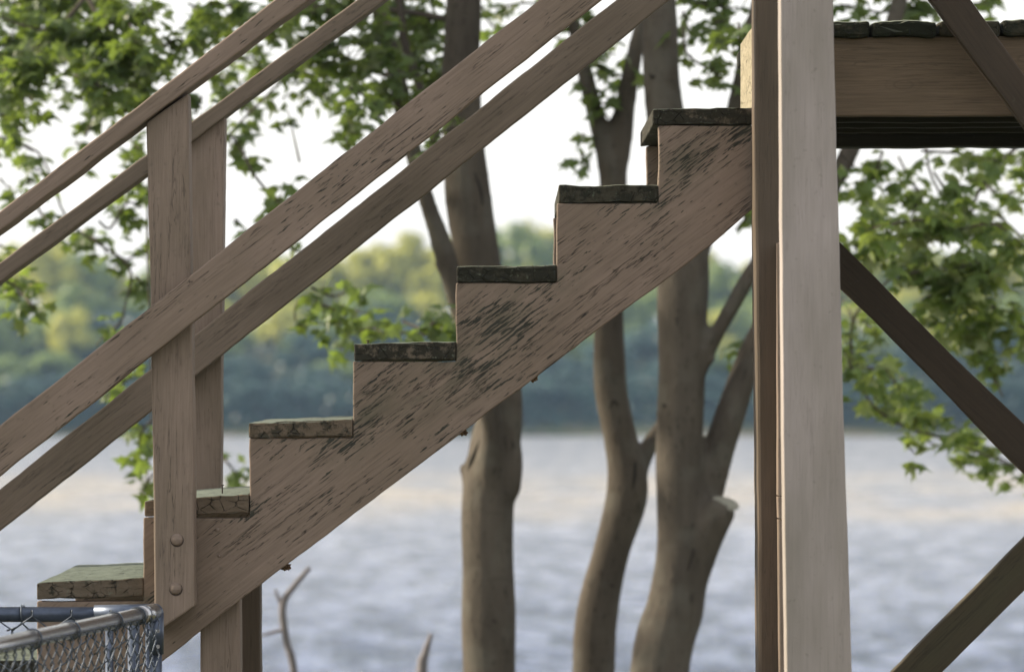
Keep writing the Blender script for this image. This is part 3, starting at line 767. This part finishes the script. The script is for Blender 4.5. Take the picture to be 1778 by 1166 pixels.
# --- left overhanging tree (trunk outside the frame)
SL = [([(0, 30), (60, 50), (130, 62), (200, 40), (258, 25)], 34, 1.25), ([(0, 5), (120, 8), (240, 6)], 26, 1.25), ([(10, 110), (90, 84)], 40, 1.3), ([(0, 70), (60, 75)], 45, 1.2),
      ([(0, 140), (40, 158), (66, 186)], 26, 1.4), ([(0, 200), (30, 208), (40, 224)], 13, 1.2), ([(0, 180), (20, 190)], 22, 1.2),
      ([(0, 238), (30, 248), (58, 264)], 9, 1.1), ([(58, 292), (74, 298)], 9, 1), ([(90, 100), (140, 108), (180, 118), (215, 112)], 24, 1.3),
      ([(225, 70), (236, 120), (262, 128)], 26, 1.4), ([(130, 130), (170, 148), (205, 172)], 18, 1.4), ([(225, 40), (235, 80)], 20, 1.2),
      ([(205, 200), (225, 186), (250, 160), (262, 140)], 22, 1.4), ([(148, 236), (162, 212), (180, 205)], 9, 1.2), ([(130, 248), (140, 252)], 6, .8),
      ([(98, 142), (112, 156), (128, 164)], 5, 1), ([(60, 180), (68, 200)], 10, 1), ([(215, 270), (238, 280)], 12, 1), ([(228, 245), (242, 258)], 8, 1), ([(230, 320), (258, 328)], 12, 1),
      ([(62, 352), (75, 376), (95, 384)], 7, 1), ([(0, 310), (16, 328)], 9, 1), ([(48, 312), (60, 318)], 8, 1),
      ([(126, 402), (160, 412), (180, 430), (190, 452)], 13, 1.3), ([(172, 384), (192, 396), (220, 352), (246, 362)], 8, 1.1), ([(200, 462), (224, 450), (246, 432)], 10, 1.2), ([(236, 480), (256, 500)], 9, 1.1),
      ([(212, 558), (180, 586), (166, 600)], 6, 1), ([(0, 480), (30, 500), (55, 530), (66, 540)], 15, 1.3), ([(0, 425), (12, 432)], 12, 1),
      ([(244, 640), (204, 672), (184, 690)], 8, 1.2), ([(268, 728), (250, 742), (240, 772)], 9, 1.1), ([(230, 742), (262, 782)], 8, 1), ([(266, 822), (248, 850), (247, 874)], 6, 1.2),
      ([(380, 790), (398, 806), (416, 830)], 6, 1.2), ([(325, 320), (345, 330)], 6, .5)]
twl = [[(-120, 250, 9, 6.4), (20, 116, 6, 6.3), (100, 50, 5, 6.2), (152, -10, 4, 6.2)], [(-200, 330, 8, 6.6), (40, 250, 2.5, 6.4), (120, 385, 2, 6.3), (222, 460, 2.2, 6.3), (217, 530, 2, 6.3), (210, 562, 1.5, 6.3)],
       [(120, -60, 5, 6.3), (190, 60, 4, 6.2), (240, 130, 3, 6.2), (260, 240, 2.5, 6.2), (256, 400, 2.2, 6.2), (262, 600, 2, 6.2), (262, 740, 1.5, 6.2), (252, 860, 1.2, 6.2)], [(-200, 560, 6, 6.2), (-40, 490, 3, 6.2), (40, 515, 2, 6.2)]]
build_tree("leafy maple reaching in from beyond the left edge, its trunk out of view", gnd(-420, 6.6),
           [[(-420, pyg(6.6, 0), 75, 6.6), (-400, 700, 60, 6.6), (-330, 200, 50, 6.6), (-260, -300, 42, 6.6), (-200, -900, 30, 6.6)], [(-400, 600, 30, 6.6), (-260, 350, 18, 6.5), (-120, 250, 9, 6.4)]],
           SL, (5.2, 7.4), crown=[(-2.2, 6.3, 5.2, 2.3, 1.8, 1.9, 3800)], twigs=twl, seed=3, dens=1.15)

# --- tree A: thick trunk under the middle of the stairs
SA = [([(326, 6), (350, 22), (338, 40)], 14, 1.2), ([(365, 5), (405, 12), (436, 16)], 20, 1.2), ([(370, 50), (398, 60)], 15, 1.2), ([(288, 78), (312, 68), (330, 96)], 12, 1.3), ([(296, 112), (308, 100)], 7, 1),
      ([(350, 60), (356, 86)], 12, 1), ([(404, 108), (440, 100), (452, 132)], 15, 1.1), ([(380, 128), (420, 148), (392, 168)], 17, 1.2), ([(350, 168), (340, 200)], 13, 1.2), ([(422, 190), (440, 196)], 8, 1.2), ([(442, 210), (412, 220)], 6, 1.2),
      ([(398, 232), (420, 262), (440, 302), (468, 336), (488, 354)], 9, 1.3), ([(408, 382), (420, 390)], 5, 1), ([(500, 428), (522, 440)], 7, 1.2),
      ([(470, 50), (500, 30), (560, 20), (630, 8)], 26, 1.3), ([(520, 62), (560, 90), (600, 98), (650, 118), (690, 60)], 36, 1.15), ([(500, 112), (540, 130), (560, 150)], 20, 1.2), ([(510, 160), (490, 172)], 7, 1.2),
      ([(555, 160), (590, 192), (612, 218)], 14, 1.3), ([(600, 150), (640, 172), (660, 205)], 16, 1.1), ([(660, 20), (720, 40), (765, 28)], 36, 1.5), ([(700, 80), (740, 128), (768, 148)], 32, 1.4), ([(680, 130), (705, 160)], 22, 1.2),
      ([(601, 243), (608, 256)], 3, .6), ([(740, 252), (765, 232), (795, 208)], 12, 1.1), ([(730, 288), (750, 262)], 8, 1),
      ([(542, 500), (576, 514), (598, 508)], 9, 1.3), ([(560, 530), (600, 546), (565, 568)], 9, 1.2), ([(584, 596), (594, 606)], 6, 1.3), ([(516, 564), (530, 568)], 5, 1), ([(612, 538), (640, 545)], 7, 1), ([(622, 576), (650, 568), (666, 582)], 10, 1.2), ([(700, 558), (736, 570), (764, 556), (786, 582)], 12, 1.5),
      ([(520, 280), (500, 190)], 3, .4), ([(836, 12), (850, 40), (862, 50)], 8, 1.2), ([(870, 14), (905, 6), (960, 6)], 10, 1.2)]
trA = [[(856, pyg(YA, 0), 56, YA), (852, 1166, 49, YA), (848, 1000, 45, YA), (850, 870, 45, YA), (858, 780, 46, YA), (866, 700, 40, YA), (852, 560, 37, YA), (830, 440, 40, YA), (814, 330, 40, YA), (804, 200, 36, YA), (802, 60, 33, YA), (806, -120, 30, YA), (820, -500, 24, YA)],
       [(850, 980, 8, YA + .05), (850, 880, 20, YA - .03), (850, 800, 21, YA - .075), (852, 740, 17, YA - .10), (838, 660, 17, YA - .12), (806, 560, 17, YA - .12), (772, 440, 19, YA - .12), (742, 350, 15, YA - .12), (712, 240, 17, YA - .12), (690, 140, 17, YA - .12), (664, 40, 16, YA - .12), (640, -80, 13, YA - .1), (600, -300, 9, YA)],
       [(712, 250, 9, YA - .12), (735, 180, 8, YA), (718, 120, 9, YA), (700, 60, 9, YA), (690, -60, 8, YA)],
       [(800, 800, 3, YA), (808, 828, 9, YA), (830, 850, 20, YA)], [(772, 440, 14, YA - .1), (752, 432, 5, YA - .1), (747, 426, 3, YA - .1)], [(776, 470, 14, YA - .1), (758, 462, 5, YA - .1), (754, 456, 3, YA - .1)], [(880, 860, 24, YA - .02), (884, 800, 26, YA - .02), (876, 740, 22, YA)], [(810, 500, 22, YA), (800, 440, 14, YA - .02), (790, 380, 8, YA)]]
twA = [[(806, 40, 6, YA), (700, 20, 5, YA), (560, 10, 4, YA), (420, 40, 3, YA), (350, 90, 2, YA)], [(690, 140, 5, YA - .1), (620, 110, 3.5, YA), (540, 100, 2.5, YA), (440, 190, 2, YA), (400, 230, 1.5, YA)],
       [(790, 590, 3, YA), (730, 580, 2.5, YA), (650, 575, 2.2, YA), (590, 560, 1.8, YA), (545, 515, 1.5, YA)], [(545, 515, 1.6, YA), (515, 530, 1.6, YA), (513, 555, 1.5, YA), (525, 565, 1.4, YA)]]
TA = build_tree("maple with a thick grey trunk forking behind the middle of the stairs", gnd(856, YA), trA, SA, (5.0, 7.2),
           crown=[(-0.4, 6.2, 5.4, 1.9, 1.7, 1.9, 3200)], twigs=twA, seed=5, dens=1.15)

# --- tree B: slender crooked trunk
YB = 6.3
SB = [([(1000, 62), (1030, 30)], 7, 1), ([(1030, 110), (1060, 128), (1095, 134)], 11, 1.3), ([(1020, 160), (1045, 190), (1062, 212)], 8, 1.2), ([(1050, 92), (1072, 96)], 7, 1.2), ([(1010, 266), (1020, 290), (1026, 300)], 5, 1.3), ([(1012, 232), (1020, 244)], 6, 1.3), ([(960, 62), (975, 72)], 6, 1), ([(1036, 60), (1060, 40)], 8, 1)]
trB = [[(1030, pyg(YB, 0), 44, YB), (1030, 1166, 38, YB), (1036, 1060, 36, YB), (1062, 950, 34, YB), (1088, 850, 38, YB), (1078, 760, 31, YB), (1062, 680, 29, YB), (1057, 600, 28, YB), (1058, 480, 26, YB), (1064, 330, 24, YB), (1062, 290, 25, YB), (1046, 240, 18, YB), (1022, 150, 15, YB), (1000, 60, 13, YB), (975, -60, 11, YB), (930, -300, 8, YB)],
       [(1064, 310, 22, YB), (1078, 250, 20, YB), (1086, 180, 19, YB), (1102, 90, 15, YB), (1125, -20, 12, YB + .1), (1150, -260, 9, YB + .1)],
       [(1088, 850, 30, YB), (1112, 800, 20, YB + .03), (1134, 762, 15, YB + .06), (1160, 720, 13, YB + .1), (1190, 640, 12, YB + .15), (1200, 500, 11, YB + .2)]]
TB = build_tree("slender crooked maple between the thick trunk and the tall straight one, with small leafy tufts", gnd(1030, YB), trB, SB, (6.0, 6.6),
           crown=[(0.4, 6.3, 5.5, 1.0, 1.2, 1.6, 1500)], seed=8, barkm=M_bark_red)

# --- tree C: the straight trunk with sawn stub and side limbs
YCt = 5.7
SC = [([(1186, 46), (1190, 88), (1210, 108), (1240, 124), (1250, 138)], 8, 1.4), ([(1198, 0), (1240, 12), (1300, 14)], 20, 1.3), ([(1240, 40), (1262, 36)], 9, 1.2), ([(1282, 40), (1285, 82), (1268, 92)], 9, 1.3), ([(1258, 66), (1276, 74)], 7, 1.2), ([(1278, 400), (1298, 372)], 5, 1.2),
      ([(1186, 20), (1200, 70)], 8, 1.1), ([(1460, 8), (1530, 22), (1600, 10)], 20, 1.4), ([(1660, 6), (1720, 6)], 8, .8), ([(1280, 600), (1292, 616)], 4, .8)]
trC = [[(1140, pyg(YCt, 0), 66, YCt), (1148, 1166, 55, YCt), (1170, 1050, 50, YCt), (1185, 950, 46, YCt), (1184, 860, 43, YCt), (1181, 760, 43, YCt), (1184, 600, 42, YCt), (1188, 440, 44, YCt), (1170, 300, 37, YCt), (1152, 170, 33, YCt), (1146, 40, 31, YCt), (1142, -120, 28, YCt), (1135, -600, 20, YCt)],
       [(1180, 1060, 30, YCt - .02), (1200, 985, 36, YCt - .01), (1226, 925, 33, YCt - .03), (1248, 892, 28, YCt - .05), (1258, 875, 25, YCt - .05)],
       [(1215, 920, 24, YCt + .03), (1244, 800, 28, YCt + .05), (1274, 700, 27, YCt + .06), (1306, 610, 24, YCt + .08), (1360, 500, 19, YCt + .1), (1420, 370, 18, YCt + .1), (1466, 282, 18, YCt + .1), (1500, 200, 16, YCt + .1), (1545, 60, 16, YCt + .1), (1575, -60, 14, YCt + .1), (1640, -400, 10, YCt)],
       [(1206, 660, 15, YCt), (1234, 598, 14, YCt - .03), (1272, 530, 14, YCt - .05), (1312, 462, 14, YCt - .06), (1390, 360, 12, YCt), (1440, 300, 10, YCt)],
       [(1216, 655, 8, YCt - .02), (1232, 630, 5, YCt - .04), (1246, 624, 4, YCt - .05)],
       [(1220, 430, 16, YCt), (1250, 300, 18, YCt), (1278, 190, 18, YCt), (1298, 90, 15, YCt), (1330, -60, 12, YCt), (1380, -300, 8, YCt)]]
TC = build_tree("tall straight maple nearest the deck, with a pale sawn limb stub at water height", gnd(1140, YCt), trC, SC, (5.0, 6.4),
           crown=[(1.5, 6.0, 5.4, 1.6, 1.5, 1.8, 2600)], seed=9, cuts=[(1259.5, 873, YCt - .05, 25, (0.25, -0.40, 1.0))])

# dark folds and old scars in the bark
def seams(tree, lines, YT):
    for pts in lines:
        P = []
        for (x, y, cx, r) in pts:
            sc = (YT + D0) / F; dy = math.sqrt(max(0.0, r * r - (x - cx) ** 2)) * sc
            P.append(at(x, y, YT - dy * 0.96))
        Pp, R = spline(P, [0.003] + [0.007] * (len(P) - 2) + [0.003], 5); Vv, Ff = [], []; tube(Vv, Ff, Pp, R, 6)
        link("bark_fold", mesh_from("bark_fold", Vv, Ff, True), tree, Matrix.Identity(4), M_fold)
M_fold = simple("dark_bark_fold", (0.03, 0.025, 0.02), 0.95, 0, 60, 0.3)
seams(TA, [[(812, 818, 852, 45), (820, 796, 852, 44), (834, 762, 855, 44)], [(898, 800, 858, 44), (892, 776, 858, 44), (880, 750, 862, 42)], [(806, 1072, 849, 46), (818, 1078, 849, 46), (826, 1096, 849, 46)], [(856, 1092, 849, 46), (868, 1078, 849, 46), (884, 1088, 849, 46)], [(788, 350, 818, 39), (796, 372, 820, 40), (798, 400, 824, 40)], [(824, 300, 810, 39), (834, 330, 813, 39), (838, 356, 818, 40)]], YA)
seams(TB, [[(1058, 712, 1066, 29), (1064, 696, 1066, 29), (1074, 704, 1066, 29)], [(1104, 800, 1088, 36), (1102, 826, 1088, 37), (1098, 850, 1088, 38)], [(1056, 1010, 1046, 35), (1062, 1016, 1046, 35), (1070, 1014, 1046, 35)]], YB)
seams(TC, [[(1219, 880, 1184, 45), (1214, 915, 1184, 46), (1204, 955, 1184, 47), (1194, 990, 1181, 48)], [(1160, 480, 1188, 43), (1164, 494, 1188, 43), (1160, 506, 1188, 43)], [(1150, 700, 1182, 42), (1154, 704, 1182, 42), (1158, 702, 1182, 42)], [(1128, 128, 1150, 33), (1132, 134, 1150, 33), (1138, 132, 1150, 33)]], YCt)

# --- right overhanging tree
SR = [([(1532, 262), (1520, 302), (1500, 334), (1496, 388)], 15, 1.0), ([(1560, 272), (1580, 312), (1598, 342), (1572, 388)], 13, 1.1), ([(1600, 262), (1680, 268), (1740, 282)], 12, 1.2),
      ([(1622, 300), (1650, 340), (1680, 360), (1700, 400)], 18, 1.3), ([(1700, 302), (1730, 336), (1778, 330)], 12, 1.1), ([(1790, 256), (1762, 290)], 16, 1.2), ([(1462, 270), (1490, 296)], 6, .8), ([(1455, 330), (1466, 340)], 6, 1),
      ([(1500, 400), (1540, 392), (1600, 382), (1660, 398), (1730, 390), (1790, 440)], 24, 1.25), ([(1482, 428), (1520, 430), (1560, 448), (1600, 440)], 22, 1.2),
      ([(1560, 482), (1600, 470), (1650, 468), (1700, 458), (1745, 470)], 30, 1.35), ([(1600, 520), (1650, 522), (1700, 530), (1765, 542)], 26, 1.4), ([(1620, 560), (1680, 566), (1740, 580), (1785, 565)], 20, 1.3),
      ([(1690, 600), (1720, 642), (1742, 690)], 12, 1.2), ([(1462, 520), (1480, 556), (1468, 600)], 14, 1.2), ([(1498, 556), (1530, 584)], 10, 1.2), ([(1466, 612), (1480, 640), (1500, 652)], 14, 1.3),
      ([(1500, 636), (1540, 650), (1562, 672)], 15, 1.3), ([(1516, 690), (1560, 702), (1600, 692)], 15, 1.35), ([(1560, 652), (1602, 682)], 12, 1.2), ([(1580, 722), (1612, 742)], 13, 1.3), ([(1598, 758), (1632, 778)], 11, 1.3), ([(1574, 772), (1592, 790)], 5, 1.2),
      ([(1634, 726), (1650, 734)], 6, 1), ([(1652, 768), (1690, 768), (1722, 788), (1790, 822)], 12, 1.3), ([(1662, 800), (1676, 815)], 6, 1.2), ([(1708, 806), (1724, 822)], 7, 1.2), ([(1640, 760), (1662, 752)], 7, 1)]
twR = [[(2150, -50, 10, 6.3), (1900, 120, 6, 6.3), (1780, 240, 4, 6.3), (1700, 330, 3, 6.3), (1680, 450, 2.5, 6.3), (1700, 600, 2, 6.3), (1742, 690, 1.3, 6.3)], [(1605, 200, 3, 6.2), (1612, 290, 2.2, 6.2), (1640, 380, 2, 6.2), (1560, 470, 2, 6.2), (1480, 560, 2.4, 6.2), (1500, 680, 2.4, 6.2), (1560, 735, 2.4, 6.2), (1640, 762, 2, 6.2), (1760, 810, 1.5, 6.2)],
       [(1900, 560, 5, 6.3), (1790, 430, 3, 6.3), (1730, 370, 2, 6.3)]]
build_tree("maple hanging bright leafy branches below the deck from beyond the right edge", gnd(2200, 6.5),
           [[(2200, pyg(6.5, 0), 70, 6.5), (2200, 700, 60, 6.5), (2180, 100, 50, 6.5), (2150, -500, 35, 6.5)], [(2190, 200, 26, 6.5), (2150, -50, 11, 6.3)], [(2195, 700, 20, 6.5), (2050, 620, 9, 6.4), (1900, 560, 5, 6.3)]],
           SR, (5.2, 7.2), crown=[(3.2, 6.3, 5.2, 1.6, 1.5, 2.0, 2600)], twigs=twR, leafmat_=M_leaf_pale, seed=13, dens=1.2)

# --- bare dead saplings on the bank
def sapling(label, paths, base):
    V, Fc = [], []
    for tl in paths:
        P, R = spline([at(x, y, Y) for x, y, r, Y in tl], [r * (Y + D0) / F for x, y, r, Y in tl], 5); tube(V, Fc, P, R, 8)
    o = link("dead_sapling", mesh_from("dead_sapling", V, Fc, True), None, Matrix.Identity(4), M_dead); tag(o, label, "sapling", "dead saplings on the bank")
YS = 8.2
sapling("thin bare dead sapling with a forked tip below the stringer", [[(530, pyg(YS, 0), 10, YS), (512, 1180, 7, YS), (497, 1110, 6.5, YS), (491, 1050, 6.5, YS), (512, 1015, 5, YS), (538, 985, 4, YS)], [(492, 1055, 4, YS), (482, 1035, 3, YS), (478, 1022, 2, YS)], [(494, 1092, 3.5, YS), (470, 1098, 3, YS), (448, 1104, 2, YS)]], None)
sapling("short bare stub poking up at the bottom edge left of the thick trunk", [[(725, pyg(YS, 0), 14, YS), (732, 1180, 10, YS), (738, 1135, 7, YS), (749, 1100, 3.5, YS)], [(736, 1150, 4, YS), (730, 1140, 2, YS)]], None)

# ------------------------------------------------------------------ haze
bm = bmesh.new(); bmesh.ops.create_cube(bm, size=1)
me = bpy.data.meshes.new("haze"); bm.to_mesh(me); bm.free()
hm = bpy.data.materials.new("haze_air"); hm.use_nodes = True; ht = hm.node_tree; ht.nodes.clear()
ho = ht.nodes.new("ShaderNodeOutputMaterial"); hv = ht.nodes.new("ShaderNodeVolumePrincipled")
hv.inputs['Color'].default_value = (0.5, 0.72, 1.0, 1); hv.inputs['Density'].default_value = 0.00016; hv.inputs['Anisotropy'].default_value = 0.2
ht.links.new(hv.outputs[0], ho.inputs['Volume']); hm.cycles.homogeneous_volume = True
z0, z1 = -8.0, 34.0; y0, y1 = -62, 1002
haze = link("haze", me, None, Matrix.Translation((0, (y0 + y1) / 2, (z0 + z1) / 2)) @ Matrix.Diagonal((1006, y1 - y0, z1 - z0, 1)), hm); tag(haze, kind='stuff')
